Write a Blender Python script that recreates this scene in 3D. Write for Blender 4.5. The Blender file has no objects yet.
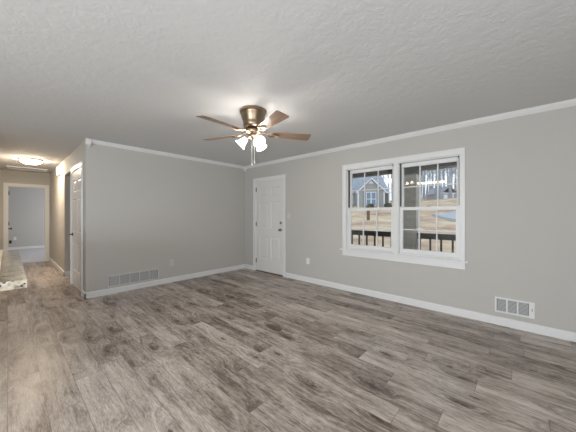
import bpy, bmesh, math, random
from mathutils import Vector, Matrix
R = math.radians
S = bpy.context.scene
COL = S.collection
# ------------------------------------------------------------------ camera
YAW = 0.73772763
cam_d = bpy.data.cameras.new('camera'); cam = bpy.data.objects.new('camera', cam_d); COL.objects.link(cam)
cam.location = (0, 0, 1.30); cam.rotation_euler = (R(90), 0, YAW - R(90))
cam_d.sensor_width = 36; cam_d.lens = 254.98 / 576 * 36; cam_d.shift_y = -1.14 / 576
cam_d.clip_start = 0.05; cam_d.clip_end = 400
S.camera = cam
FW = Vector((math.cos(YAW), math.sin(YAW), 0)); RT = Vector((math.sin(YAW), -math.cos(YAW), 0))
# ------------------------------------------------------------------ world, exposure
S.view_settings.view_transform = 'Standard'; S.view_settings.look = 'None'
S.view_settings.gamma = 1.0; S.view_settings.use_curve_mapping = False
S.view_settings.exposure = 0.34
W = bpy.data.worlds.new('overcast_sky'); S.world = W; W.use_nodes = True
wn = W.node_tree; wn.nodes.clear()
wo = wn.nodes.new('ShaderNodeOutputWorld'); wb = wn.nodes.new('ShaderNodeBackground')
tc = wn.nodes.new('ShaderNodeTexCoord'); sx = wn.nodes.new('ShaderNodeSeparateXYZ'); cr = wn.nodes.new('ShaderNodeValToRGB')
cr.color_ramp.elements[0].position = 0.0; cr.color_ramp.elements[0].color = (0.84, 0.91, 0.99, 1)
cr.color_ramp.elements[1].position = 0.6; cr.color_ramp.elements[1].color = (0.66, 0.79, 0.97, 1)
wn.links.new(tc.outputs['Generated'], sx.inputs[0]); wn.links.new(sx.outputs['Z'], cr.inputs[0])
wn.links.new(cr.outputs[0], wb.inputs[0]); wb.inputs[1].default_value = 1.35
wn.links.new(wb.outputs[0], wo.inputs[0])
S.cycles.max_bounces = 8; S.cycles.diffuse_bounces = 5; S.cycles.sample_clamp_indirect = 4.0

def area(name, loc, rot, sx_, sy_, power, color):
    d = bpy.data.lights.new(name, 'AREA'); d.shape = 'RECTANGLE'; d.size = sx_; d.size_y = sy_
    d.energy = power; d.color = color
    o = bpy.data.objects.new(name, d); o.location = loc; o.rotation_euler = rot; COL.objects.link(o); return o
# two fill lights added at unseen openings behind the camera; daylight in the bedroom
area('rear_fill_light', (-.9, -1.60, .85), (R(110), 0, 0), 2.6, 1.2, 38, (0.90, 0.96, 1.0))
area('kitchen_fill_light', (-3.50, .2, .90), (R(107), 0, R(-90)), 2.2, 1.2, 132, (0.91, 0.965, 1.0))
area('bedroom_window_daylight', (2.90, 12.2, 1.4), (R(90), 0, R(90)), 1.6, 1.3, 47, (0.92, 0.95, 1.0))

# ------------------------------------------------------------------ materials
def new_mat(name):
    m = bpy.data.materials.new(name); m.use_nodes = True; nt = m.node_tree
    return m, nt, nt.nodes['Principled BSDF']
def lin(c):
    return tuple((v / 255 / 12.92 if v / 255 <= .04045 else ((v / 255 + .055) / 1.055) ** 2.4) for v in c) + (1,)
def plain(name, rgb, rough=.5, metal=0.0, bump=0, bscale=60, vary=0.0, vscale=3.0, spec=None, emit=None, estr=0):
    m, nt, p = new_mat(name)
    c = rgb if len(rgb) == 4 else tuple(rgb) + (1,)
    p.inputs['Base Color'].default_value = c
    p.inputs['Roughness'].default_value = rough; p.inputs['Metallic'].default_value = metal
    if spec is not None: p.inputs['Specular IOR Level'].default_value = spec
    t = nt.nodes.new('ShaderNodeTexCoord')
    if vary:
        n = nt.nodes.new('ShaderNodeTexNoise'); n.inputs['Scale'].default_value = vscale; n.inputs['Detail'].default_value = 6
        nt.links.new(t.outputs['Object'], n.inputs['Vector'])
        mx = nt.nodes.new('ShaderNodeMix'); mx.data_type = 'RGBA'
        mx.inputs[6].default_value = tuple(v * (1 - vary) for v in c[:3]) + (1,)
        mx.inputs[7].default_value = tuple(min(1, v * (1 + vary)) for v in c[:3]) + (1,)
        nt.links.new(n.outputs['Fac'], mx.inputs[0]); nt.links.new(mx.outputs[2], p.inputs['Base Color'])
    if bump:
        n = nt.nodes.new('ShaderNodeTexNoise'); n.inputs['Scale'].default_value = bscale; n.inputs['Detail'].default_value = 4
        nt.links.new(t.outputs['Object'], n.inputs['Vector'])
        b = nt.nodes.new('ShaderNodeBump'); b.inputs['Strength'].default_value = bump; b.inputs['Distance'].default_value = .01
        nt.links.new(n.outputs['Fac'], b.inputs['Height']); nt.links.new(b.outputs[0], p.inputs['Normal'])
    if emit:
        p.inputs['Emission Color'].default_value = tuple(emit) + (1,); p.inputs['Emission Strength'].default_value = estr
    return m
M = {}
M['wall'] = plain('wall_paint', (.50, .483, .452), .75, bump=.06, bscale=220)
M['trim'] = plain('trim_paint', (.74, .737, .73), .38)
M['door'] = plain('door_paint', (.70, .685, .67), .42)
M['brass'] = plain('antique_brass', (.30, .225, .155), .33, 1.0)
M['nickel'] = plain('satin_nickel', (.30, .28, .26), .35, 1.0)
M['dark'] = plain('dark_metal', (.05, .045, .042), .5, .4)
M['plastic'] = plain('white_plastic', (.80, .80, .78), .4)
M['almond'] = plain('almond_plastic', (.60, .565, .48), .45)
M['ventgrey'] = plain('painted_vent', (.60, .59, .575), .5)
M['louver'] = plain('louver_enamel', (.58, .58, .572), .5)
M['ventwhite'] = plain('vent_enamel', (.74, .74, .73), .45)
M['ventgap'] = plain('vent_duct_shade', (.13, .13, .13), .8)  # dark colour stands in for the shade behind the louvers
M['track'] = plain('jamb_track', (.10, .10, .10), .6)
M['cream'] = plain('cream_strip', (.80, .70, .52), .5)
M['threshold'] = plain('threshold_wood', (.16, .09, .055), .5)
M['bulb'] = plain('lit_bulb', (.9, .88, .85), .5, emit=(1.0, .94, .87), estr=290.0)
def mat_frost():
    m, nt, p = new_mat('frosted_shade'); N = nt.nodes.new; L = nt.links.new
    p.inputs['Base Color'].default_value = (.92, .90, .87, 1); p.inputs['Roughness'].default_value = .5
    p.inputs['Emission Color'].default_value = (1.0, .94, .86, 1); p.inputs['Emission Strength'].default_value = 3.0
    tr = N('ShaderNodeBsdfTransparent'); mx = N('ShaderNodeMixShader'); mx.inputs[0].default_value = .55
    o = nt.nodes['Material Output']
    L(p.outputs[0], mx.inputs[1]); L(tr.outputs[0], mx.inputs[2]); L(mx.outputs[0], o.inputs[0])
    return m
M['frost'] = mat_frost()
M['halllamp'] = plain('hall_diffuser', (.9, .88, .84), .5, emit=(1.0, .83, .64), estr=104.0)
M['kitlamp'] = plain('kitchen_diffuser', (.9, .88, .84), .5, emit=(1.0, .84, .66), estr=7.0)
M['chain'] = plain('chain_metal', (.72, .70, .66), .35, .6)
M['blackrail'] = plain('black_railing', (.022, .022, .024), .45)
M['porch'] = plain('porch_boards', (.22, .215, .205), .7, vary=.15)
M['beam'] = plain('porch_beam_paint', (.13, .125, .115), .7)
M['siding'] = plain('grey_siding', (.36, .355, .335), .8, vary=.06, vscale=1)
M['roofing'] = plain('grey_shingle', (.33, .34, .37), .9, vary=.35, vscale=2.2)
M['housewhite'] = plain('house_white', (.80, .82, .85), .6)
M['brown'] = plain('brown_siding', (.17, .14, .105), .8, vary=.2)
M['shutter'] = plain('blue_shutter', (.16, .22, .27), .6)
M['housepane'] = plain('house_pane', (.20, .26, .34), .15)
M['bark'] = plain('grey_bark', (.34, .345, .38), .9, vary=.3, vscale=2)
M['post'] = plain('post_wood', (.17, .10, .06), .8, vary=.2)
M['road'] = plain('asphalt', (.40, .40, .41), .85, vary=.08)
M['shrub'] = plain('shrub_leaves', (.055, .06, .04), .9, vary=.4, vscale=8)
M['carpet'] = plain('grey_carpet', (.50, .49, .50), .95, bump=.3, bscale=300)

def mat_ceiling():
    m, nt, p = new_mat('stomped_ceiling')
    p.inputs['Base Color'].default_value = (.665, .665, .662, 1); p.inputs['Roughness'].default_value = .85
    t = nt.nodes.new('ShaderNodeTexCoord')
    n1 = nt.nodes.new('ShaderNodeTexNoise'); n1.inputs['Scale'].default_value = 15; n1.inputs['Detail'].default_value = 5; n1.inputs['Distortion'].default_value = 1.2
    v = nt.nodes.new('ShaderNodeTexVoronoi'); v.inputs['Scale'].default_value = 9; v.feature = 'DISTANCE_TO_EDGE'
    mp = nt.nodes.new('ShaderNodeMix'); mp.data_type = 'RGBA'; mp.inputs[0].default_value = .12
    nt.links.new(t.outputs['Object'], n1.inputs['Vector'])
    nt.links.new(t.outputs['Object'], mp.inputs[6]); nt.links.new(n1.outputs['Color'], mp.inputs[7])
    nt.links.new(mp.outputs[2], v.inputs['Vector'])
    r = nt.nodes.new('ShaderNodeValToRGB'); r.color_ramp.elements[0].position = 0; r.color_ramp.elements[1].position = .25
    nt.links.new(v.outputs['Distance'], r.inputs[0])
    a = nt.nodes.new('ShaderNodeMath'); a.operation = 'MULTIPLY'
    nt.links.new(r.outputs[0], a.inputs[0]); nt.links.new(n1.outputs['Fac'], a.inputs[1])
    b = nt.nodes.new('ShaderNodeBump'); b.inputs['Strength'].default_value = .14; b.inputs['Distance'].default_value = .014
    nt.links.new(a.outputs[0], b.inputs['Height']); nt.links.new(b.outputs[0], p.inputs['Normal'])
    return m
M['ceiling'] = mat_ceiling()

def mat_floor():
    m, nt, p = new_mat('grey_brown_plank_floor')
    N = nt.nodes.new; L = nt.links.new
    def math_(op, a, b=None, c=None):
        n = N('ShaderNodeMath'); n.operation = op
        for i, v in enumerate((a, b, c)):
            if v is None: continue
            if isinstance(v, (int, float)): n.inputs[i].default_value = v
            else: L(v, n.inputs[i])
        return n.outputs[0]
    def mixc(f, a, b, mode='MIX'):
        n = N('ShaderNodeMix'); n.data_type = 'RGBA'; n.blend_type = mode
        for i, v in ((0, f), (6, a), (7, b)):
            if isinstance(v, (int, float)): n.inputs[i].default_value = v
            elif isinstance(v, tuple): n.inputs[i].default_value = v
            else: L(v, n.inputs[i])
        return n.outputs[2]
    t = N('ShaderNodeTexCoord'); s = N('ShaderNodeSeparateXYZ'); L(t.outputs['Object'], s.inputs[0])
    x, y = s.outputs['X'], s.outputs['Y']
    PWID, PLEN = .178, 1.22
    xr = math_('DIVIDE', x, PWID); row = math_('FLOOR', xr); fx = math_('FRACT', xr)
    w1 = N('ShaderNodeTexWhiteNoise'); w1.noise_dimensions = '1D'; L(row, w1.inputs['W'])
    yr = math_('ADD', math_('DIVIDE', y, PLEN), w1.outputs['Value']); pl = math_('FLOOR', yr); fy = math_('FRACT', yr)
    cv = N('ShaderNodeCombineXYZ'); L(row, cv.inputs[0]); L(pl, cv.inputs[1])
    w2 = N('ShaderNodeTexWhiteNoise'); w2.noise_dimensions = '2D'; L(cv.outputs[0], w2.inputs['Vector'])
    rnd = w2.outputs['Value']; rcol = N('ShaderNodeSeparateColor'); L(w2.outputs['Color'], rcol.inputs[0])
    off = math_('MULTIPLY', rnd, 37.0)
    # knots: sparse cells, the grain bends round them
    wob = N('ShaderNodeTexNoise'); wob.inputs['Scale'].default_value = 14; wob.inputs['Detail'].default_value = 3; L(t.outputs['Object'], wob.inputs['Vector'])
    wf = math_('SUBTRACT', wob.outputs['Fac'], .5)
    kv = N('ShaderNodeCombineXYZ'); L(math_('ADD', math_('ADD', math_('MULTIPLY', x, 4.9), off), math_('MULTIPLY', wf, .18)), kv.inputs[0]); L(math_('ADD', math_('MULTIPLY', y, 1.5), math_('MULTIPLY', wf, .22)), kv.inputs[1])
    vo = N('ShaderNodeTexVoronoi'); vo.voronoi_dimensions = '2D'; vo.inputs['Scale'].default_value = 1.0; L(kv.outputs[0], vo.inputs['Vector'])
    kd = vo.outputs['Distance']
    kcol = N('ShaderNodeSeparateColor'); L(vo.outputs['Color'], kcol.inputs[0])
    ison = math_('GREATER_THAN', kcol.outputs[0], .55)
    near = math_('MULTIPLY', math_('SUBTRACT', 1.0, math_('SMOOTH_MIN', math_('MULTIPLY', kd, 2.2), 1.0, .25)), ison)
    def noise(sx_, sy_, detail, rough=.6, dist=0.0, addx=None):
        v = N('ShaderNodeCombineXYZ'); ax = math_('ADD', math_('MULTIPLY', x, sx_), off)
        if addx is not None: ax = math_('ADD', ax, addx)
        L(ax, v.inputs[0]); L(math_('ADD', math_('MULTIPLY', y, sy_), off), v.inputs[1]); L(off, v.inputs[2])
        n = N('ShaderNodeTexNoise'); n.inputs['Scale'].default_value = 1.0; n.inputs['Detail'].default_value = detail
        n.inputs['Roughness'].default_value = rough; n.inputs['Distortion'].default_value = dist; L(v.outputs[0], n.inputs['Vector']); return n
    n1 = noise(17.0, 1.5, 8, .72, .7, math_('MULTIPLY', near, 3.0))
    n2 = noise(150.0, 22.0, 3, .6)
    n3 = noise(6.0, 3.2, 4, .6, .4)
    n4 = noise(48.0, 5.5, 5, .7, .5, math_('MULTIPLY', near, 5.0))
    g = math_('ADD', math_('ADD', math_('MULTIPLY', n1.outputs['Fac'], .46), math_('MULTIPLY', n2.outputs['Fac'], .27)), math_('ADD', math_('MULTIPLY', n3.outputs['Fac'], .20), math_('MULTIPLY', n4.outputs['Fac'], .24)))
    g = math_('ADD', g, math_('MULTIPLY', math_('SUBTRACT', rnd, .5), .10))
    g = math_('SUBTRACT', g, math_('MULTIPLY', math_('POWER', near, 2.0), .095))
    ra = N('ShaderNodeValToRGB'); L(g, ra.inputs[0]); e = ra.color_ramp.elements
    e[0].position = .40; e[0].color = (.062, .043, .033, 1)
    e[1].position = .72; e[1].color = (.69, .615, .555, 1)
    for pos, c in ((.50, (.165, .125, .100, 1)), (.565, (.345, .286, .245, 1)), (.64, (.515, .448, .396, 1))):
        q = e.new(pos); q.color = c
    col = ra.outputs[0]
    core = math_('MULTIPLY', math_('LESS_THAN', kd, .055), ison)
    col = mixc(math_('MULTIPLY', core, .75), col, (.055, .038, .030, 1))
    # seams
    ex = math_('LESS_THAN', math_('MINIMUM', fx, math_('SUBTRACT', 1.0, fx)), .010)
    ey = math_('LESS_THAN', math_('MINIMUM', fy, math_('SUBTRACT', 1.0, fy)), .0016)
    seam = math_('MAXIMUM', ex, ey)
    col = mixc(math_('MULTIPLY', seam, .55), col, (.035, .027, .022, 1))
    L(col, p.inputs['Base Color'])
    rr = math_('ADD', math_('MULTIPLY', n2.outputs['Fac'], .16), .24); L(rr, p.inputs['Roughness'])
    p.inputs['Specular IOR Level'].default_value = .5
    h = math_('SUBTRACT', math_('ADD', math_('MULTIPLY', n1.outputs['Fac'], .6), math_('MULTIPLY', n2.outputs['Fac'], .4)), math_('MULTIPLY', seam, .8))
    b = N('ShaderNodeBump'); b.inputs['Strength'].default_value = .22; b.inputs['Distance'].default_value = .006
    L(h, b.inputs['Height']); L(b.outputs[0], p.inputs['Normal'])
    return m
M['floor'] = mat_floor()

def mat_glass():
    m = bpy.data.materials.new('window_glass'); m.use_nodes = True; nt = m.node_tree; nt.nodes.clear()
    o = nt.nodes.new('ShaderNodeOutputMaterial'); mx = nt.nodes.new('ShaderNodeMixShader')
    tr = nt.nodes.new('ShaderNodeBsdfTransparent'); gl = nt.nodes.new('ShaderNodeBsdfGlossy'); gl.inputs['Roughness'].default_value = .0
    tr.inputs[0].default_value = (.95, .97, .97, 1)
    lw = nt.nodes.new('ShaderNodeLayerWeight'); lw.inputs['Blend'].default_value = .5
    pw = nt.nodes.new('ShaderNodeMath'); pw.operation = 'POWER'; pw.inputs[1].default_value = 5
    ma = nt.nodes.new('ShaderNodeMath'); ma.operation = 'MULTIPLY_ADD'; ma.inputs[1].default_value = .9; ma.inputs[2].default_value = .075
    nt.links.new(lw.outputs['Facing'], pw.inputs[0]); nt.links.new(pw.outputs[0], ma.inputs[0]); nt.links.new(ma.outputs[0], mx.inputs[0])
    nt.links.new(tr.outputs[0], mx.inputs[1]); nt.links.new(gl.outputs[0], mx.inputs[2]); nt.links.new(mx.outputs[0], o.inputs[0])
    return m
M['glass'] = mat_glass()

def mat_granite():
    m, nt, p = new_mat('speckled_granite'); N = nt.nodes.new; L = nt.links.new
    t = N('ShaderNodeTexCoord')
    n = N('ShaderNodeTexNoise'); n.inputs['Scale'].default_value = 22; n.inputs['Detail'].default_value = 8; n.inputs['Roughness'].default_value = .75
    L(t.outputs['Object'], n.inputs['Vector'])
    r = N('ShaderNodeValToRGB'); L(n.outputs['Fac'], r.inputs[0]); e = r.color_ramp.elements
    e[0].position = .33; e[0].color = (.07, .065, .06, 1); e[1].position = .70; e[1].color = (.66, .63, .56, 1)
    for ps, c in ((.41, (.27, .21, .145, 1)), (.49, (.47, .40, .29, 1)), (.58, (.53, .49, .41, 1))):
        q = e.new(ps); q.color = c
    v = N('ShaderNodeTexVoronoi'); v.inputs['Scale'].default_value = 34; L(t.outputs['Object'], v.inputs['Vector'])
    lt = N('ShaderNodeMath'); lt.operation = 'LESS_THAN'; lt.inputs[1].default_value = .25; L(v.outputs['Distance'], lt.inputs[0])
    mx = N('ShaderNodeMix'); mx.data_type = 'RGBA'; L(lt.outputs[0], mx.inputs[0]); L(r.outputs[0], mx.inputs[6]); mx.inputs[7].default_value = (.05, .05, .055, 1)
    L(mx.outputs[2], p.inputs['Base Color']); p.inputs['Roughness'].default_value = .12
    return m
M['granite'] = mat_granite()

def mat_blade():
    m, nt, p = new_mat('walnut_blade'); N = nt.nodes.new; L = nt.links.new
    t = N('ShaderNodeTexCoord'); mp = N('ShaderNodeMapping'); mp.inputs['Scale'].default_value = (3, 45, 3); L(t.outputs['Object'], mp.inputs[0])
    n = N('ShaderNodeTexNoise'); n.inputs['Scale'].default_value = 1; n.inputs['Detail'].default_value = 5; L(mp.outputs[0], n.inputs['Vector'])
    r = N('ShaderNodeValToRGB'); r.color_ramp.elements[0].position = .3; r.color_ramp.elements[0].color = (.17, .10, .062, 1)
    r.color_ramp.elements[1].position = .7; r.color_ramp.elements[1].color = (.34, .22, .145, 1)
    L(n.outputs['Fac'], r.inputs[0]); L(r.outputs[0], p.inputs['Base Color']); p.inputs['Roughness'].default_value = .35
    return m
M['blade'] = mat_blade()

def mat_lawn():
    m, nt, p = new_mat('dry_winter_lawn'); N = nt.nodes.new; L = nt.links.new
    t = N('ShaderNodeTexCoord'); n = N('ShaderNodeTexNoise'); n.inputs['Scale'].default_value = .35; n.inputs['Detail'].default_value = 9; n.inputs['Roughness'].default_value = .7
    L(t.outputs['Object'], n.inputs['Vector'])
    r = N('ShaderNodeValToRGB'); e = r.color_ramp.elements
    e[0].position = .32; e[0].color = (.30, .16, .11, 1); e[1].position = .70; e[1].color = (.78, .60, .40, 1)
    q = e.new(.46); q.color = (.50, .33, .205, 1); q = e.new(.56); q.color = (.63, .46, .29, 1)
    L(n.outputs['Fac'], r.inputs[0]); L(r.outputs[0], p.inputs['Base Color']); p.inputs['Roughness'].default_value = .95
    return m
M['lawn'] = mat_lawn()

def mat_brick():
    m, nt, p = new_mat('weathered_brick'); N = nt.nodes.new; L = nt.links.new
    t = N('ShaderNodeTexCoord'); s = N('ShaderNodeSeparateXYZ'); L(t.outputs['Object'], s.inputs[0])
    a = N('ShaderNodeMath'); L(s.outputs['X'], a.inputs[0]); L(s.outputs['Y'], a.inputs[1])
    c = N('ShaderNodeCombineXYZ'); L(a.outputs[0], c.inputs[0]); L(s.outputs['Z'], c.inputs[1])
    b = N('ShaderNodeTexBrick'); b.inputs['Scale'].default_value = 1; b.inputs['Brick Width'].default_value = .21; b.inputs['Row Height'].default_value = .075; b.inputs['Mortar Size'].default_value = .008
    b.inputs['Color1'].default_value = (.56, .48, .41, 1); b.inputs['Color2'].default_value = (.68, .62, .55, 1); b.inputs['Mortar'].default_value = (.58, .56, .53, 1)
    L(c.outputs[0], b.inputs['Vector']); L(b.outputs['Color'], p.inputs['Base Color']); p.inputs['Roughness'].default_value = .9
    return m
M['brick'] = mat_brick()

# ------------------------------------------------------------------ builders
def link(name, bm, mat, parent=None, smooth=False, bevel=0, loc=None):
    me = bpy.data.meshes.new(name)
    if bevel:
        bmesh.ops.bevel(bm, geom=[e for e in bm.edges if len(e.link_faces) == 2 and e.calc_face_angle(0) > 1.0], offset=bevel, segments=2, profile=.7, affect='EDGES')
    bmesh.ops.recalc_face_normals(bm, faces=bm.faces)
    bm.to_mesh(me); bm.free()
    if smooth:
        for f in me.polygons: f.use_smooth = True
        try: me.set_sharp_from_angle(angle=R(40))
        except Exception: pass
    me.materials.append(mat)
    o = bpy.data.objects.new(name, me); COL.objects.link(o)
    if parent: o.parent = parent
    if loc: o.location = loc
    return o
def tag(o, label=None, cat=None, group=None, kind=None):
    if label: o['label'] = label
    if cat: o['category'] = cat
    if group: o['group'] = group
    if kind: o['kind'] = kind
    return o
def struct(o): o['kind'] = 'structure'; return o
def thing(name, label, cat, loc=(0, 0, 0), rz=0, group=None):
    o = bpy.data.objects.new(name, None); o.empty_display_size = .1; COL.objects.link(o)
    o.location = loc; o.rotation_euler = (0, 0, rz); return tag(o, label, cat, group)
def box(bm, x0, x1, y0, y1, z0, z1, mtx=None):
    vs = [bm.verts.new((x, y, z)) for x in (x0, x1) for y in (y0, y1) for z in (z0, z1)]
    for f in ((0, 1, 3, 2), (4, 6, 7, 5), (0, 4, 5, 1), (2, 3, 7, 6), (0, 2, 6, 4), (1, 5, 7, 3)):
        bm.faces.new([vs[i] for i in f])
    if mtx is not None:
        for v in vs: v.co = mtx @ v.co
    return vs
def boxes(*bs):
    bm = bmesh.new()
    for b in bs: box(bm, *b)
    return bm
def lathe(bm, prof, seg=28, mtx=None, cap0=True, cap1=True):
    rings = []
    for r, z in prof:
        ring = []
        for k in range(seg):
            a = 2 * math.pi * k / seg; co = Vector((r * math.cos(a), r * math.sin(a), z))
            ring.append(bm.verts.new(mtx @ co if mtx is not None else co))
        rings.append(ring)
    for a, b in zip(rings, rings[1:]):
        for k in range(seg): bm.faces.new((a[k], a[(k + 1) % seg], b[(k + 1) % seg], b[k]))
    if cap0: bm.faces.new(rings[0][::-1])
    if cap1: bm.faces.new(rings[-1])
def tube(bm, pts, rad, seg=6):
    pts = [Vector(p) for p in pts]; n = len(pts); rings = []
    for i, p in enumerate(pts):
        d = (pts[min(i + 1, n - 1)] - pts[max(i - 1, 0)]).normalized()
        u = d.cross(Vector((0, 0, 1)));
        if u.length < 1e-3: u = d.cross(Vector((0, 1, 0)))
        u.normalize(); v = d.cross(u); r = rad[i] if isinstance(rad, (list, tuple)) else rad
        rings.append([bm.verts.new(p + (u * math.cos(2 * math.pi * k / seg) + v * math.sin(2 * math.pi * k / seg)) * r) for k in range(seg)])
    for a, b in zip(rings, rings[1:]):
        for k in range(seg): bm.faces.new((a[k], a[(k + 1) % seg], b[(k + 1) % seg], b[k]))
    bm.faces.new(rings[0][::-1]); bm.faces.new(rings[-1])
def prism(bm, poly, axis_from, axis_to, place):
    """poly: 2-D outline; place(u, v, t) -> 3-D point"""
    a = [bm.verts.new(place(u, v, axis_from)) for u, v in poly]; b = [bm.verts.new(place(u, v, axis_to)) for u, v in poly]
    n = len(poly)
    for k in range(n): bm.faces.new((a[k], a[(k + 1) % n], b[(k + 1) % n], b[k]))
    bm.faces.new(a[::-1]); bm.faces.new(b)
def copy_tree(o, parent=None):
    c = o.copy(); COL.objects.link(c)
    if parent: c.parent = parent
    for ch in list(o.children): copy_tree(ch, c)
    return c

# ------------------------------------------------------------------ room shell
WX, DY, OX, CZ = 3.916, 4.985, .816, 2.478      # window wall, back wall, hall corner, ceiling
EY, BY = 9.858, 13.96                            # hall end wall, bedroom far wall
X0, Y0 = -3.62, -1.75
struct(link('floor', boxes((X0, WX + .15, Y0, EY + .06, -.12, 0)), M['floor']))
struct(link('floor_bedroom', boxes((-1.6, 3.1, EY + .06, BY + .12, -.12, 0.0)), M['carpet']))
struct(link('ceiling', boxes((X0, WX + .15, Y0, BY + .12, CZ, CZ + .12)), M['ceiling']))
# window wall with a window hole and the front door hole
WT = .15
wy0, wy1, wz0, wz1 = .562, 2.195, .715, 2.080    # window hole
fy0, fy1, fz1 = 3.690, 4.585, 2.085              # front door hole
bs = [(WX, WX + WT, Y0, wy0, 0, CZ), (WX, WX + WT, wy1, fy0, 0, CZ), (WX, WX + WT, fy1, BY + .12, 0, CZ),
      (WX, WX + WT, wy0, wy1, 0, wz0), (WX, WX + WT, wy0, wy1, wz1, CZ), (WX, WX + WT, fy0, fy1, fz1, CZ)]
struct(link('wall_right', boxes(*bs), M['wall']))
struct(link('wall_back', boxes((OX, WX, DY, DY + .12, 0, CZ)), M['wall']))
cy0, cy1, cz1 = 5.262, 6.205, 2.095              # closet door hole
ay0, ay1, az1 = 6.32, 7.16, 2.145                # plain opening further down
bs = [(OX, OX + .12, DY + .12, cy0, 0, CZ), (OX, OX + .12, cy0, cy1, cz1, CZ), (OX, OX + .12, cy1, ay0, 0, CZ),
      (OX, OX + .12, ay0, ay1, az1, CZ), (OX, OX + .12, ay1, EY, 0, CZ)]
struct(link('wall_hall_right', boxes(*bs), M['wall']))
hx0, hx1, hz1 = .000, .722, 2.062                # bedroom doorway
bs = [(-1.6, hx0, EY, EY + .12, 0, CZ), (hx0, hx1, EY, EY + .12, hz1, CZ), (hx1, WX, EY, EY + .12, 0, CZ)]
struct(link('wall_hall_end', boxes(*bs), M['wall']))
struct(link('wall_hall_left', boxes((-.32, -.20, 5.4, EY, 0, CZ)), M['wall']))
struct(link('wall_kitchen_back', boxes((X0, -.32, 5.4, 5.52, 0, CZ)), M['wall']))
struct(link('wall_side_room', boxes((2.2, 2.32, DY + .12, EY, 0, CZ), (OX + .12, 2.2, 6.20, 6.30, 0, CZ)), M['wall']))
struct(link('wall_bedroom_far', boxes((-1.6, 3.1, BY, BY + .12, 0, CZ)), M['wall']))
struct(link('wall_bedroom_left', boxes((-1.72, -1.6, EY + .12, BY + .12, 0, CZ)), M['wall']))
struct(link('wall_bedroom_right', boxes((3.0, 3.12, EY + .12, 11.4, 0, CZ), (3.0, 3.12, 13.0, BY, 0, CZ), (3.0, 3.12, 11.4, 13.0, 0, .75), (3.0, 3.12, 11.4, 13.0, 2.05, CZ)), M['wall']))
struct(link('wall_rear', boxes((X0, -2.3, Y0, Y0 + .1, 0, CZ), (.5, WX, Y0, Y0 + .1, 0, CZ), (-2.3, .5, Y0, Y0 + .1, 0, .15), (-2.3, .5, Y0, Y0 + .1, 2.35, CZ)), M['wall']))
struct(link('wall_left', boxes((X0 - .1, X0, Y0, -1.0, 0, CZ), (X0 - .1, X0, 1.4, 5.52, 0, CZ), (X0 - .1, X0, -1.0, 1.4, 0, .2), (X0 - .1, X0, -1.0, 1.4, 2.25, CZ)), M['wall']))

# baseboards: flat board with an eased top
BH, BT = .094, .015
bprof = [(0, 0), (BT, 0), (BT, BH - .014), (BT * .55, BH - .003), (BT * .3, BH), (0, BH)]
def baseboard(name, runs):
    """runs: list of (axis, fixed, out_sign, a, b): along y on a wall x=fixed, or along x on y=fixed"""
    bm = bmesh.new()
    for axis, fx, sg, a, b in runs:
        if axis == 'y': prism(bm, bprof, a, b, lambda u, v, t: (fx + sg * u, t, v))
        else: prism(bm, bprof, a, b, lambda u, v, t: (t, fx + sg * u, v))
    return struct(link(name, bm, M['trim']))
baseboard('baseboard_right', [('y', WX, -1, Y0 + .1, 3.625), ('y', WX, -1, 4.650, DY)])
baseboard('baseboard_back', [('x', DY, -1, OX - BT, WX)])
baseboard('baseboard_hall_right', [('y', OX, -1, DY - BT, 5.190), ('y', OX, -1, ay1 - BT, EY), ('x', ay1, -1, OX - BT, OX + .12), ('y', OX, -1, 6.268, ay0)])
baseboard('baseboard_bedroom', [('x', BY, -1, -1.6, 3.0)])
# crown moulding on the back wall and the window wall
CH, CP = .058, .048
cprof = [(0, 0), (.008, 0), (.012, .008), (.018, .012), (.030, .027), (.038, .038), (.042, .046), (CP, .049), (CP, CH), (0, CH)]
bm = bmesh.new()
prism(bm, cprof, OX + .062, WX - .060, lambda u, v, t: (t, DY - u, CZ - CH + v))
struct(link('trim_1', bm, M['trim']))
bm = bmesh.new()
prism(bm, cprof, Y0 + .1, DY - .060, lambda u, v, t: (WX - u, t, CZ - CH + v))
struct(link('trim_2', bm, M['trim']))

# corner blocks that end the crown: one in the room corner, one at the hall corner
def crown_block(name, x0, x1, y0, y1, tx, ty):
    bm = boxes((x0, x1, y0, y1, CZ - .078, CZ)); q = [bm.verts.new(v) for v in ((x0, y0, CZ - .078), (x1, y0, CZ - .078), (x1, y1, CZ - .078), (x0, y1, CZ - .078))]
    tip = bm.verts.new((tx, ty, CZ - .125))
    for k in range(4): bm.faces.new((q[k], q[(k + 1) % 4], tip))
    return struct(link(name, bm, M['trim']))
crown_block('trim_10', WX - .060, WX, DY - .060, DY, WX - .012, DY - .012)
crown_block('trim_11', OX - .006, OX + .062, DY - .056, DY, OX + .045, DY - .012)
# door casings
def casing(bm, wall, a, b, ztop, w=.062, t=.017, sg=-1, axis='y'):
    """flat casing with a stepped outer bead round an opening a..b of height ztop"""
    def add(a0, a1, z0, z1, tt):
        lo, hi = sorted((wall, wall + sg * tt))
        box(bm, lo, hi, a0, a1, z0, z1) if axis == 'y' else box(bm, a0, a1, lo, hi, z0, z1)
    e = .016
    add(a - w + e, a, 0, ztop + w - e, t); add(b, b + w - e, 0, ztop + w - e, t); add(a, b, ztop, ztop + w - e, t)
    add(a - w, a - w + e, 0, ztop + w, t + .006); add(b + w - e, b + w, 0, ztop + w, t + .006); add(a - w + e, b + w - e, ztop + w - e, ztop + w, t + .006)
    return bm
bm = casing(bmesh.new(), WX, fy0, fy1, fz1)
jm = .02
for b in ((WX, WX + WT, fy0, fy0 + .014, 0, fz1), (WX, WX + WT, fy1 - .014, fy1, 0, fz1), (WX, WX + WT, fy0, fy1, fz1 - .014, fz1)): box(bm, *b)
struct(link('trim_3', bm, M['trim']))
bm = casing(bmesh.new(), OX, cy0, cy1, cz1)
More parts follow.
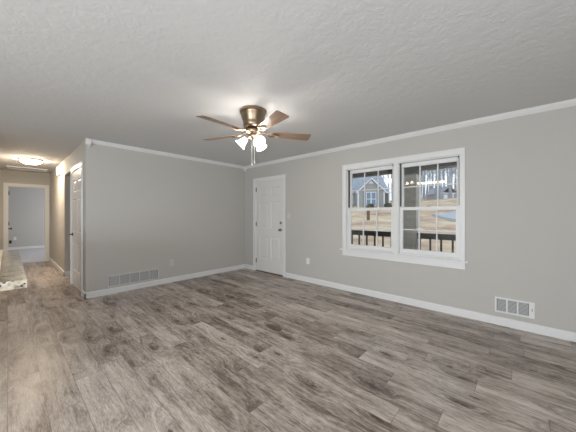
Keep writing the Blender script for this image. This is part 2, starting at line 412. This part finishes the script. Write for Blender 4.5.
for b in ((OX, OX + .12, cy0, cy0 + .014, 0, cz1), (OX, OX + .12, cy1 - .014, cy1, 0, cz1), (OX, OX + .12, cy0, cy1, cz1 - .014, cz1)): box(bm, *b)
struct(link('trim_4', bm, M['trim']))
bm = casing(bmesh.new(), EY, hx0, hx1, hz1, w=.072, axis='x')
for b in ((hx0, hx0 + .014, EY, EY + .12, 0, hz1), (hx1 - .014, hx1, EY, EY + .12, 0, hz1), (hx0, hx1, EY, EY + .12, hz1 - .014, hz1)): box(bm, *b)
struct(link('trim_5', bm, M['trim']))
struct(link('trim_6', boxes((WX - .012, WX + WT, fy0 + .014, fy1 - .014, 0, .016)), M['threshold']))

# six-panel door leaf, built lying in local x (width), z (height), y (thickness); front face at y = 0 looking to -y
def six_panel(w, h, t=.042):
    bm = bmesh.new()
    st, mid = .105 * w / .87, .10 * w / .87
    px = [(st, (w - mid) / 2), ((w + mid) / 2, w - st)]
    pz = [(.135 * h, .385 * h), (.475 * h, .765 * h), (.825 * h, .925 * h)]
    xs = [0, px[0][0], px[0][1], px[1][0], px[1][1], w]
    zs = [0, pz[0][0], pz[0][1], pz[1][0], pz[1][1], pz[2][0], pz[2][1], h]
    for yy, sg in ((0, 1), (t, -1)):
        for i in range(5):
            for j in range(7):
                c = [(xs[i], zs[j]), (xs[i + 1], zs[j]), (xs[i + 1], zs[j + 1]), (xs[i], zs[j + 1])]
                if i in (1, 3) and j in (1, 3, 5):
                    prev = [bm.verts.new((x, yy, z)) for x, z in c]
                    cx, cz = (c[0][0] + c[2][0]) / 2, (c[0][1] + c[2][1]) / 2
                    hw, hh = (c[1][0] - c[0][0]) / 2, (c[2][1] - c[1][1]) / 2
                    for ins, dep in ((.012, .012), (.022, .012), (.040, .004)):
                        cur = [bm.verts.new((cx + sx_ * (hw - ins), yy + sg * dep, cz + sz_ * (hh - ins))) for sx_, sz_ in ((-1, -1), (1, -1), (1, 1), (-1, 1))]
                        for k in range(4): bm.faces.new((prev[k], prev[(k + 1) % 4], cur[(k + 1) % 4], cur[k]))
                        prev = cur
                    bm.faces.new(prev)
                else:
                    bm.faces.new([bm.verts.new((x, yy, z)) for x, z in c])
    for a, b in (((0, 0), (w, 0)), ((w, 0), (w, h)), ((w, h), (0, h)), ((0, h), (0, 0))):
        bm.faces.new([bm.verts.new(q) for q in ((a[0], 0, a[1]), (b[0], 0, b[1]), (b[0], t, b[1]), (a[0], t, a[1]))])
    bmesh.ops.remove_doubles(bm, verts=bm.verts, dist=1e-5)
    return bm
def hinge(door, x, z, y=0):
    bm = bmesh.new(); box(bm, x - .014, x + .004, y - .004, y + .002, z - .05, z + .05)
    lathe(bm, [(.008, -.052), (.008, .052)], 10, Matrix.Translation((x - .004, y - .008, z)))
    return link('hinge', bm, M['dark'], door)
def ymtx(x, y, z): return Matrix.Translation((x, y, z)) @ Matrix.Rotation(R(90), 4, 'X')   # +z -> -y
def knob(door, x, z, mat='nickel', lever=0, y=0):
    bm = bmesh.new(); lathe(bm, [(.030, 0), (.030, .006), (.024, .012), (.011, .014), (.011, .036)], 20, ymtx(x, y, z))
    if lever:
        pts = [(x, y - .045, z), (x + lever * .05, y - .047, z + .003), (x + lever * .105, y - .042, z - .002)]
        tube(bm, pts, [.011, .009, .008], 8)
    else: lathe(bm, [(.012, .034), (.024, .042), (.028, .054), (.024, .066), (.010, .071)], 20, ymtx(x, y, z))
    return link('door_knob', bm, M[mat], door, smooth=True)

# front door (door_1): hinges on its left, deadbolt and lever on its right
d1 = struct(link('door_1', six_panel(fy1 - fy0 - .034, 2.05), M['door']))
d1.location = (WX + .012, fy1 - .017, .018); d1.rotation_euler = (0, 0, R(-90))
dw = fy1 - fy0 - .034
for z in (.22, 1.07, 1.87): hinge(d1, 0.0, z)
bm = bmesh.new(); lathe(bm, [(.030, 0), (.030, .010), (.024, .016), (.012, .018), (.012, .030)], 20, ymtx(dw - .068, 0, 1.112))
link('deadbolt', bm, M['nickel'], d1, smooth=True)
knob(d1, dw - .068, .962)
# closet door (door_2): slightly recessed in its frame, hinges near the living room corner
w2 = cy1 - cy0 - .031
d2 = struct(link('door_2', six_panel(w2, 2.055), M['door']))
d2.location = (OX - .001, cy1 - .0155, .018); d2.rotation_euler = (0, 0, R(-90))
for z in (.25, 1.05, 1.80): hinge(d2, w2 + .006, z)
knob(d2, .07, .925, 'dark', lever=1)
# bedroom door (door_3): stands open into the bedroom against the left side
w3 = hx1 - hx0 - .034
d3 = struct(link('door_3', six_panel(w3, 2.03), M['door']))
d3.location = (hx0 + .016, EY + .10, .012); d3.rotation_euler = (0, 0, R(90))
# its local front (-y) looks to +x
for z in (.25, 1.06, 1.86): hinge(d3, -.004, z, y=-.002)
knob(d3, w3 - .07, .90, 'dark')

# ------------------------------------------------------------------ window: two double-hung units in one casing
CW = .078
bm = bmesh.new()
y0c, y1c, ztc = .514, 2.270, 2.156
def cbox(a0, a1, z0, z1, t): box(bm, WX - t, WX, a0, a1, z0, z1)
cbox(y0c + .018, wy0, .716, ztc - .018, .018); cbox(wy1, y1c - .018, .716, ztc - .018, .018); cbox(wy0, wy1, wz1, ztc - .018, .018)
cbox(y0c, y0c + .018, .716, ztc, .026); cbox(y1c - .018, y1c, .716, ztc, .026); cbox(y0c + .018, y1c - .018, ztc - .018, ztc, .026)
ym0, ym1 = 1.340, 1.398                                   # mullion between the units
box(bm, WX - .016, WX + .11, ym0, ym1, wz0, wz1)
struct(link('trim_7', bm, M['trim'], bevel=.002))          # window casing with mullion
struct(link('trim_8', boxes((WX - .040, WX + .02, .478, 2.305, .692, .716)), M['trim'], bevel=.004))   # stool
struct(link('trim_9', boxes((WX - .018, WX, .514, 2.270, .620, .692), (WX - .024, WX, .514, 2.270, .606, .620)), M['trim'], bevel=.002))   # apron

def sash(unit, name, a, b, z0, z1, x, st, top, bot, latch=False):
    """frame of one sash between y=a..b, muntins and three-by-two panes"""
    t = .034
    bm = boxes((x, x + t, a, a + st, z0, z1), (x, x + t, b - st, b, z0, z1), (x, x + t, a + st, b - st, z0, z0 + bot), (x, x + t, a + st, b - st, z1 - top, z1))
    s = link(name, bm, M['trim'], unit, bevel=.0025)
    ga, gb, g0, g1 = a + st, b - st, z0 + bot, z1 - top
    bm = bmesh.new(); mw = .0062
    for k in (1, 2):
        c = ga + (gb - ga) * k / 3; box(bm, x + .004, x + t - .004, c - mw, c + mw, g0, g1)
    c = (g0 + g1) / 2; box(bm, x + .005, x + t - .005, ga, gb, c - mw, c + mw)
    link('muntin', bm, M['trim'], s)
    link('pane', boxes((x + t / 2 - .001, x + t / 2 + .001, ga - .004, gb + .004, g0 - .004, g1 + .004)), M['glass'], s)
    return s
def window(name, a, b):
    u = struct(link(name, boxes((WX + .005, WX + .115, a, a + .014, wz0, wz1), (WX + .005, WX + .115, b - .014, b, wz0, wz1),
                                (WX + .005, WX + .115, a + .014, b - .014, wz1 - .014, wz1), (WX + .005, WX + .135, a + .014, b - .014, wz0, wz0 + .020)), M['trim']))
    zm = 1.415
    ia, ib = a + .016, b - .016
    sash(u, 'upper_sash', ia, ib, zm - .040, wz1 - .016, WX + .070, .036, .055, .040)
    lo = sash(u, 'lower_sash', ia, ib, wz0 + .022, zm, WX + .022, .040, .045, .062)
    bm = bmesh.new(); yc = (ia + ib) / 2
    lathe(bm, [(.013, zm), (.013, zm + .008), (.009, zm + .016)], 12, Matrix.Translation((WX + .040, yc, 0)))
    box(bm, WX + .030, WX + .048, yc - .040, yc + .014, zm, zm + .007)
    tag(link('sash_lock', bm, M['nickel'], lo), 'dark metal sash lock')
    for k, yy in enumerate((ib - .004, ia + .004)):
        sgn = 1 if k == 0 else -1
        w_ = .010 if k == 0 else .004
        tr = link('jamb_track', boxes((WX + .024, WX + .064, yy - w_ / 2 - .001, yy + w_ / 2 + .001, zm + .012, wz1 - .018)), M['track'], u)
        bm = boxes((WX + .006, WX + .022, yy - .012, yy + .010, wz1 - .040, wz1 - .016))
        link('sash_clip', bm, M['track'], u, bevel=.003)
    return u
window('window_1', ym1, wy1)
window('window_2', wy0, ym0)

# ------------------------------------------------------------------ ceiling fan
FX, FY = 1.868, 2.227
fan = thing('ceiling_fan', 'brass five-blade ceiling fan with lit frosted lamps under the living room ceiling', 'ceiling fan', (FX, FY, CZ))
bm = bmesh.new()
lathe(bm, [(.140, 0), (.150, -.008), (.150, -.030), (.141, -.038), (.138, -.055), (.128, -.095), (.117, -.125), (.112, -.148), (.114, -.165), (.104, -.190), (.080, -.205)], 40)
link('motor_housing', bm, M['brass'], fan, smooth=True)
bm = bmesh.new()
lathe(bm, [(.055, -.203), (.072, -.214), (.092, -.226), (.096, -.240), (.090, -.256), (.062, -.268), (.050, -.276), (.058, -.284), (.058, -.300), (.044, -.320), (.022, -.332), (.012, -.340)], 32)
link('switch_housing', bm, M['brass'], fan, smooth=True)
def blade_bm():
    bm = bmesh.new(); n = 14; r0, r1 = .205, .668; rows = []
    out = []
    for i in range(n + 1):
        t = i / n; x = r0 + (r1 - r0) * t
        hw = .050 + .022 * t
        if t < .12: hw *= .80 + .20 * (t / .12)
        if i == n: hw *= .80
        out.append((x if i < n else r1, hw))
    out.insert(n, (r1 - .016, .0725))
    th = .0028
    vs = []
    for x, hw in out: vs.append([bm.verts.new((x, s * hw, z)) for s, z in ((-1, -th), (1, -th), (1, th), (-1, th))])
    for a, b in zip(vs, vs[1:]):
        for k in range(4): bm.faces.new((a[k], a[(k + 1) % 4], b[(k + 1) % 4], b[k]))
    bm.faces.new(vs[0][::-1]); bm.faces.new(vs[-1])
    return bm
def iron_bm():
    bm = bmesh.new()
    tube(bm, [(.085, 0, .016), (.125, 0, .010), (.165, 0, -.002)], [.012, .010, .009], 8)
    # open loop with scroll, screwed under the blade root
    for s in (-1, 1):
        tube(bm, [(.160, 0, -.006), (.185, s * .024, -.009), (.220, s * .034, -.010), (.255, s * .026, -.010), (.285, s * .006, -.009)], [.008, .0075, .007, .007, .006], 8)
    for xx, yy in ((.222, .033), (.222, -.033), (.285, 0)):
        lathe(bm, [(.010, -.014), (.010, -.004)], 12, Matrix.Translation((xx, yy, 0)))
    return bm
b0 = link('blade', blade_bm(), M['blade'], fan); i0 = link('blade_iron', iron_bm(), M['brass'], b0, smooth=True)
BZ = 2.220 - CZ
for k in range(5):
    b = b0 if k == 0 else copy_tree(b0, fan)
    b.matrix_local = Matrix.Translation((0, 0, BZ)) @ Matrix.Rotation(R(38 + 72 * k), 4, 'Z') @ Matrix.Rotation(R(-12), 4, 'X')
# lamp arms, shades and bulbs
cam_deg = math.degrees(YAW) - 90          # direction of the picture's right
def shade_bm():
    bm = bmesh.new()
    o_ = [(.020, 0), (.026, -.006), (.030, -.020), (.034, -.040), (.041, -.062), (.052, -.084), (.064, -.100), (.068, -.106)]
    i_ = [(r - .0035, z) for r, z in o_][::-1]
    lathe(bm, o_ + i_, 28, None, False, False)
    return bm
def rim_ring(bm, r, z): pass
for k, ang in enumerate((178, 302, 58)):
    a = R(cam_deg + ang)
    d = Vector((math.cos(a), math.sin(a), 0)); tilt = R(46)
    hubp = Vector((0, 0, -.305)) + d * .040
    neck = Vector((0, 0, -.316)) + d * .080
    bm = bmesh.new(); tube(bm, [hubp, hubp + d * .03 + Vector((0, 0, .004)), neck - d * .008 + Vector((0, 0, .008)), neck + d * .010 - Vector((0, 0, .010))], [.009, .009, .010, .016], 10)
    arm = link('lamp_arm', bm, M['brass'], fan, smooth=True)
    mt = Matrix.Translation(neck) @ Matrix.Rotation(a, 4, 'Z') @ Matrix.Rotation(-tilt, 4, 'Y')
    sh = link('lamp_shade', shade_bm(), M['frost'], fan, smooth=True); sh.matrix_local = mt
    bm = bmesh.new(); lathe(bm, [(.012, -.012), (.013, -.030), (.024, -.052), (.027, -.066), (.022, -.082), (.008, -.092)], 20)
    bb = link('bulb', bm, M['bulb'], sh, smooth=True)
for off_, ln in ((-.012, .305), (.016, .28)):
    p0 = Vector((RT.x * off_, RT.y * off_, -.320)) - Vector((FW.x, FW.y, 0)) * .03
    bm = bmesh.new(); tube(bm, [p0, p0 - Vector((0, 0, ln - .03))], .0022, 6)
    ch = link('pull_chain', bm, M['chain'], fan)
    bm = bmesh.new(); lathe(bm, [(.003, 0), (.007, -.012), (.0075, -.026), (.004, -.034)], 12, Matrix.Translation(p0 - Vector((0, 0, ln - .03))))
    link('chain_pull', bm, M['chain'], ch, smooth=True)

# ------------------------------------------------------------------ hall ceiling lamp, hatch, chime
lamp = thing('ceiling_lamp', 'lit round flush ceiling lamp with silver pan in the hallway', 'ceiling light', (.335, 7.70, CZ))
bm = bmesh.new(); lathe(bm, [(.185, 0), (.190, -.012), (.186, -.026), (.172, -.030)], 40); link('lamp_pan', bm, M['nickel'], lamp, smooth=True)
bm = bmesh.new(); lathe(bm, [(.168, -.026), (.165, -.040), (.140, -.066), (.095, -.086), (.045, -.096), (.008, -.098)], 40); link('diffuser', bm, M['halllamp'], lamp, smooth=True)
hatch = thing('attic_hatch', 'white framed attic hatch in the hallway ceiling beyond the round lamp', 'attic hatch', (.345, 9.28, CZ))
bm = bmesh.new()
for b in ((-.36, .36, -.24, -.18, -.022, 0), (-.36, .36, .18, .24, -.022, 0), (-.36, -.30, -.18, .18, -.022, 0), (.30, .36, -.18, .18, -.022, 0)): box(bm, *b)
link('hatch_frame', bm, M['trim'], hatch, bevel=.003)
link('hatch_panel', boxes((-.30, .30, -.18, .18, -.010, 0)), M['trim'], hatch)
chime = thing('door_chime', 'small white door chime box high on the hallway wall', 'door chime', (OX, 7.86, 2.21))
bm = boxes((-.055, 0, -.085, .085, 0, .19)); link('chime_cover', bm, M['plastic'], chime, bevel=.008)
link('chime_grille', boxes(*[(-.0575, -.054, -.055, .055, .035 + .02 * k, .043 + .02 * k) for k in range(6)]), M['ventwhite'], chime)

# ------------------------------------------------------------------ vents, outlets, switch
def vent(name, label, loc, rz, w, h, n, fr=.016, wide_end=0, mat='ventwhite'):
    """wall return grille: local x along the wall, -y out of the wall, z up"""
    t = thing(name, label, 'air vent', loc, rz)
    bm = bmesh.new(); d = .012
    box(bm, 0, w, -d, 0, 0, fr); box(bm, 0, w, -d, 0, h - fr, h); box(bm, 0, fr, -d, 0, fr, h - fr); box(bm, w - fr - wide_end, w, -d, 0, fr, h - fr)
    ix0, ix1 = fr, w - fr - wide_end; bar = .008
    for k in range(1, n): c = ix0 + (ix1 - ix0) * k / n; box(bm, c - bar / 2 - .002, c + bar / 2 + .002, -d, 0, fr, h - fr)
    link('vent_frame', bm, M[mat], t)
    link('vent_back', boxes((ix0, ix1, -.0015, -.0005, fr, h - fr)), M['ventgap'], t)
    for k in range(n):
        a = ix0 + (ix1 - ix0) * k / n + bar / 2 + .002; b = ix0 + (ix1 - ix0) * (k + 1) / n - bar / 2 - .002
        bm = bmesh.new(); m_ = int((h - 2 * fr) / .0135)
        for j in range(m_):
            zc = fr + (h - 2 * fr) * (j + .5) / m_
            box(bm, a, b, -.0006, .0006, -.0046, .0046, Matrix.Translation((0, -.0062, zc)) @ Matrix.Rotation(R(-38), 4, 'X'))
        link('louver', bm, M['louver'], t)
    return t
vent('wall_vent', 'long five-section white return vent low on the back wall', (1.10, DY, .112), 0, .795, .193, 5, mat='ventgrey')
v2 = vent('wall_vent', 'short three-section white return vent low on the window wall', (WX, .219, .152), R(-90), .340, .176, 3, wide_end=.030)
bm = boxes((.318, .324, -.020, -.012, .075, .110)); link('damper_lever', bm, M['nickel'], v2)
def outlet(name, label, loc, rz, mat, kind='outlet', cat='outlet'):
    t = thing(name, label, cat, loc, rz)
    link('cover_plate', boxes((-.036, .036, -.006, 0, -.058, .058)), M[mat], t, bevel=.002)
    if kind == 'outlet':
        for z in (-.021, .021):
            bm = bmesh.new(); lathe(bm, [(.0165, .0055), (.0165, .0085)], 20, Matrix.Translation((0, 0, z)) @ Matrix.Rotation(R(90), 4, 'X')); r_ = link('receptacle', bm, M[mat], t)
            link('slot', boxes((-.007, -.005, -.0092, -.008, z - .004, z + .006), (.005, .007, -.0092, -.008, z - .004, z + .006)), M['dark'], r_)
    else:
        bm = bmesh.new(); box(bm, -.005, .005, -.018, -.004, -.012, .010, Matrix.Rotation(R(-18), 4, 'X')); link('toggle', bm, M[mat], t)
    return t
outlet('wall_outlet', 'almond outlet on the back wall right of the long vent', (2.134, DY, .378), 0, 'almond')
outlet('wall_outlet', 'white outlet on the window wall between the front door and the window', (WX, 3.036, .406), R(-90), 'plastic')
outlet('light_switch', 'almond light switch on the wall beside the front door', (WX, 3.535, 1.276), R(-90), 'almond', 'switch', 'light switch')
outlet('wall_outlet', 'white outlet low on the bedroom wall seen through the hallway doorway', (.189, BY, .416), 0, 'plastic')
outlet('cable_plate', 'small dark plate low on the bedroom wall beside the open door', (.070, BY, .296), 0, 'dark', 'switch', 'wall plate')

# ------------------------------------------------------------------ granite breakfast bar at the left
struct(link('wall_counter', boxes((-.56, -.42, 2.42, 4.02, 0, .87)), M['wall']))
ct = tag(link('countertop', boxes((-.66, .078, 2.160, 4.02, .870, .920)), M['granite'], bevel=.007), 'speckled cream granite countertop jutting in at the left before the hallway', 'countertop')
tag(link('edge_strip', boxes((-.050, -.034, 2.170, 4.02, .9195, .935)), M['cream'], ct), 'thin cream strip')
kl = thing('kitchen_light', 'long lit ceiling light over the kitchen reflected in the window', 'ceiling light', (-1.91, 2.28, CZ))
link('light_housing', boxes((-.17, .17, -.44, .44, -.03, 0)), M['trim'], kl)
bm = bmesh.new(); prism(bm, [(-.155, -.03), (-.135, -.075), (-.09, -.092), (.09, -.092), (.135, -.075), (.155, -.03)], -.42, .42, lambda u, v, t: (u, t, v)); link('diffuser', bm, M['kitlamp'], kl)

bl = thing('bar_light', 'small two-bulb ceiling light over the granite bar, reflected in the right-hand window', 'ceiling light', (-.70, 2.62, CZ))
bm = bmesh.new(); lathe(bm, [(.07, 0), (.07, -.02), (.03, -.03), (.012, -.036), (.012, -.10)], 24); tube(bm, [(-.10, .10, -.10), (.10, -.10, -.10)], .010, 8)
link('light_bracket', bm, M['nickel'], bl, smooth=True)
for s_ in (-1, 1):
    bm = bmesh.new(); lathe(bm, [(.018, 0), (.030, -.02), (.045, -.05), (.055, -.085), (.020, -.088)], 20, Matrix.Translation((s_ * .10, -s_ * .10, -.10)))
    link('lamp_shade', bm, M['kitlamp'], bl, smooth=True)

# ------------------------------------------------------------------ outdoors
PX = 5.80                                                 # porch edge
struct(link('porch_floor', boxes((WX + WT, PX + .25, -6, 9, -.30, -.12)), M['porch']))
struct(link('porch_roof', boxes((WX + WT, PX + .55, -6, 9, 2.62, 2.74)), M['beam']))
struct(link('beam_porch', boxes((PX - .12, PX + .14, -6, 9, 2.235, 2.62)), M['beam']))
for z in (): pass
rail = thing('porch_railing', 'black metal porch railing with square balusters outside the window', 'railing', (PX, 0, -.12))
bm = boxes((-.050, .050, -4.5, 7.5, 1.010, 1.040), (-.030, .030, -4.5, 7.5, .925, 1.010))
link('top_rail', bm, M['blackrail'], rail, bevel=.006)
link('bottom_rail', boxes((-.025, .025, -4.5, 7.5, .09, .13)), M['blackrail'], rail)
b0 = link('baluster', boxes((-.016, .016, -.016, .016, .13, .925)), M['blackrail'], rail)
yy = -.6; first = True
while yy < 4.6:
    b = b0 if first else copy_tree(b0, rail)
    b.location = (0, yy, 0); first = False; yy += .195
colm = thing('porch_column', 'brick porch column rising behind the right-hand window', 'column', (PX + .02, 1.735, -.12))
link('shaft', boxes((-.15, .15, -.15, .15, .10, 2.27)), M['brick'], colm)
link('column_base', boxes((-.18, .18, -.18, .18, 0, .10)), M['brick'], colm)
link('column_cap', boxes((-.18, .18, -.18, .18, 2.27, 2.355)), M['beam'], colm)

def gz(d):                                                 # height of the lawn at distance d from the house along the view
    if d < 8: return -.62
    return -.62 + .0945 * (d - 8) if d < 45 else -.62 + .0945 * 37 + .035 * (d - 45)
def rise(d, l): return .07 * max(0, l - 14) * min(1, max(0, (d - 20) / 30))
def at(px_, d, z=None):                                    # a place on the lawn: d metres out, px_ the bearing
    l = (px_ - 288) / 254.98 * d
    p = FW * d + RT * l; p.z = gz(d) + rise(d, l) if z is None else z; return p
bm = bmesh.new(); rows = []
for i in range(0, 41):
    d = 2.0 + i * 3.2
    rows.append([bm.verts.new(FW * d + RT * l + Vector((0, 0, gz(d) + rise(d, l) + .18 * math.sin(l * .21 + d * .13) * min(1, max(0, (d - 10) / 15))))) for l in [-50 + 5 * k for k in range(37)]])
for a, b in zip(rows, rows[1:]):
    for k in range(36): bm.faces.new((a[k], a[k + 1], b[k + 1], b[k]))
# the lawn must not pass under the rooms: keep only what lies beyond the porch
bmesh.ops.bisect_plane(bm, geom=bm.verts[:] + bm.edges[:] + bm.faces[:], plane_co=(PX + .25, 0, 0), plane_no=(1, 0, 0), clear_inner=True)
struct(link('ground', bm, M['lawn'], smooth=True))
# road rising to the right
bm = bmesh.new(); pv = None
for px0, px1, d0, d1 in ((432, 433.5, 27.0, 27.5), (440, 443, 24.4, 26.8), (447, 451, 23.0, 28.6), (456, 462, 22.0, 31.0), (480, 490, 21.0, 34.0), (540, 545, 20.0, 36.0)):
    p, q = at(px0, d0), at(px1, d1); p.z += .24; q.z += .24
    cur = [bm.verts.new(p), bm.verts.new(q), bm.verts.new(q - Vector((0, 0, .6))), bm.verts.new(p - Vector((0, 0, .6)))]
    if pv:
        for k in range(4): bm.faces.new((pv[k], pv[(k + 1) % 4], cur[(k + 1) % 4], cur[k]))
    else: bm.faces.new(cur)
    pv = cur
bm.faces.new(pv[::-1])
struct(link('road', bm, M['road']))

# neighbour's house; local x to the picture's right, y away, z up
def gable_roof(bm, x0, x1, y0, y1, ze, zr, t=.14, over=.3, along='x'):
    if along == 'x':   # ridge along x
        yc = (y0 + y1) / 2; P = [(y0 - over, ze - over * (zr - ze) / (yc - y0)), (yc, zr), (y1 + over, ze - over * (zr - ze) / (yc - y0))]
        poly = P + [(u, v + t) for u, v in P[::-1]]
        prism(bm, poly, x0 - over, x1 + over, lambda u, v, tt: (tt, u, v))
    else:
        xc = (x0 + x1) / 2; P = [(x0 - over, ze - over * (zr - ze) / (xc - x0)), (xc, zr), (x1 + over, ze - over * (zr - ze) / (xc - x0))]
        poly = P + [(u, v + t) for u, v in P[::-1]]
        prism(bm, poly, y0 - over, y1, lambda u, v, tt: (u, tt, v))
HD = 40.0; k_ = HD / 254.98
house = thing('house', 'grey gabled house with white trim across the lawn, behind the left-hand window', 'house', at(371, HD, 2.2), YAW - R(90))
gw = 2.12
bm = bmesh.new()
box(bm, -gw, gw, 0, 6, 0, 2.95); prism(bm, [(-gw, 2.95), (gw, 2.95), (0, 4.9)], 0, .2, lambda u, v, t: (u, t, v))
box(bm, -7.5, -gw, 1.6, 8, 0, 2.9)
w_ = link('house_wall', bm, M['siding'], house)
link('brown_wing', boxes((gw, 3.25, .9, 7, 0, 2.75)), M['brown'], house)
bm = bmesh.new(); gable_roof(bm, -7.5, 3.2, 1.6, 9.0, 2.9, 6.0, along='x'); gable_roof(bm, -gw, gw, 0, 5.5, 2.95, 4.95, along='y')
rf = link('roof', bm, M['roofing'], house)
bm = bmesh.new()
sl = math.atan2(2.0, gw)
for s in (-1, 1):    # barge boards on the front gable
    prism(bm, [(0, 4.93), (s * (gw + .32), 4.93 - (gw + .32) * 2.0 / gw), (s * (gw + .32), 4.70 - (gw + .32) * 2.0 / gw), (0, 4.68)], -.36, -.28, lambda u, v, t: (u, t, v))
for xx in (-gw, gw - .16): box(bm, xx, xx + .2, -.06, .02, 0, 2.9)
box(bm, 3.10, 3.28, .82, .9, 0, 2.75); box(bm, gw, 3.45, .55, .62, 2.60, 2.80)
prism(bm, [(-.42, 4.0), (.42, 4.0), (0, 4.45)], -.1, .02, lambda u, v, t: (u, t, v))
box(bm, -7.5, -gw, 1.25, 1.32, 2.62, 2.85)
link('house_trim', bm, M['housewhite'], house)
def house_window(x, z, w, h, y=0, shut=True):
    bm = bmesh.new(); fr = .11
    for b in ((x, x + fr, y - .08, y + .01, z, z + h), (x + w - fr, x + w, y - .08, y + .01, z, z + h), (x, x + w, y - .08, y + .01, z, z + fr), (x, x + w, y - .08, y + .01, z + h - fr, z + h),
              (x, x + w, y - .06, y + .01, z + h / 2 - .05, z + h / 2 + .05)): box(bm, *b)
    f = link('window', bm, M['housewhite'], house)
    link('pane', boxes((x + fr, x + w - fr, y - .02, y + .012, z + fr, z + h - fr)), M['housepane'], f)
house_window(-.82, .45, .84, 2.25); house_window(-.02, .45, .84, 2.25)
house_window(-3.15, .8, .75, 1.45, y=1.6)
for xx in (-1.22, .86): link('shutter', boxes((xx, xx + .36, -.05, .01, .45, 2.70)), M['shutter'], house)
h2 = thing('house', 'small far house at the end of the road, behind the right-hand window', 'house', at(449, 62, 5.0), YAW - R(78))
link('house_wall', boxes((-2.2, 2.2, 0, 5, -1.2, 1.6)), M['siding'], h2)
bm = bmesh.new(); gable_roof(bm, -2.2, 2.2, 0, 5, 1.6, 3.2, over=.35, along='y'); link('roof', bm, M['roofing'], h2)
bm = boxes((1.0, 1.3, -.06, 0, -1.2, 1.6), (-2.2, 2.2, -.06, 0, 1.5, 1.7)); link('house_trim', bm, M['housewhite'], h2)
bm = boxes((-1.5, -.5, -.05, 0, .2, 1.2)); link('window', bm, M['housewhite'], h2)
pst = tag(link('wooden_post', boxes((-.11, .11, -.11, .11, -.2, 1.15), (-.14, .14, -.14, .14, 1.15, 1.20)), M['post']), 'short brown wooden post standing on the lawn below the grey house', 'post')
pst.location = at(368.3, 24.5); pst.location.z += .05
# bushes at the foot of the house
random.seed(5)
def bush(px_, d, r, z, label):
    bm = bmesh.new()
    bmesh.ops.create_icosphere(bm, subdivisions=3, radius=r)
    for v in bm.verts: v.co *= 1 + random.uniform(-.16, .16); v.co.z *= .8
    o = link('bush', bm, M['shrub']); o.location = at(px_, d, z + r * .55); return tag(o, label, 'bush')
bush(370.8, 39.0, .45, gz(39.0) + .1, 'dark bush under the white double window of the grey house')
bush(388, 38.8, .55, gz(38.8) + .1, 'dark bush at the brown right end of the grey house')

# bare winter trees
def tree_mesh(seed, h):
    rnd = random.Random(seed); bm = bmesh.new()
    def grow(p, d, ln, r, lev):
        n = 4 if lev == 0 else 3; pts = [p]; rad = [r]; q = p.copy(); dd = d.copy()
        for i in range(n):
            dd = (dd + Vector((rnd.uniform(-.14, .14), rnd.uniform(-.14, .14), rnd.uniform(-.02, .10)))).normalized()
            q = q + dd * ln / n; pts.append(q.copy()); rad.append(r * (1 - .62 * (i + 1) / n))
        tube(bm, pts, rad, 5 if lev < 2 else 3)
        if lev >= 3: return
        for j in range((9, 5, 4)[lev]):
            t = rnd.uniform(.35 if lev == 0 else .25, 1.0); i = min(int(t * n), n - 1); f = t * n - i
            base = pts[i].lerp(pts[i + 1], f)
            a = rnd.uniform(0, 2 * math.pi); el = rnd.uniform(.25, .95)
            nd = (Vector((math.cos(a), math.sin(a), 0)) * math.cos(el) + Vector((0, 0, 1)) * math.sin(el) + dd * .3).normalized()
            grow(base, nd, ln * rnd.uniform(.32, .5), max(rad[i] * .5, .012), lev + 1)
    grow(Vector((0, 0, -.3)), Vector((0, 0, 1)), h, h * .014, 0)
    return bm
protos = [link('bare_tree', tree_mesh(11 + k, 15 + 2 * k), M['bark']) for k in range(4)]
rt_ = random.Random(3); used = set()
spots = []
for k in range(46):
    px_ = 300 + k * 4.4 + rt_.uniform(-2, 2); d = rt_.uniform(52, 84)
    if px_ < 396: d = rt_.uniform(58, 90)
    spots.append((px_, d))
for k in range(26): spots.append((404 + k * 2.4 + rt_.uniform(-1, 1), rt_.uniform(86, 112)))
for i, (px_, d) in enumerate(spots):
    k = i % 4
    o = protos[k] if k not in used else protos[k].copy()
    if k in used: COL.objects.link(o)
    used.add(k)
    o.location = at(px_, d); o.rotation_euler = (0, 0, rt_.uniform(0, 6.28)); s_ = rt_.uniform(.8, 1.25); o.scale = (s_, s_, s_)
    tag(o, 'tall bare winter tree in the woods beyond the lawn', 'tree', 'bare trees beyond the lawn')
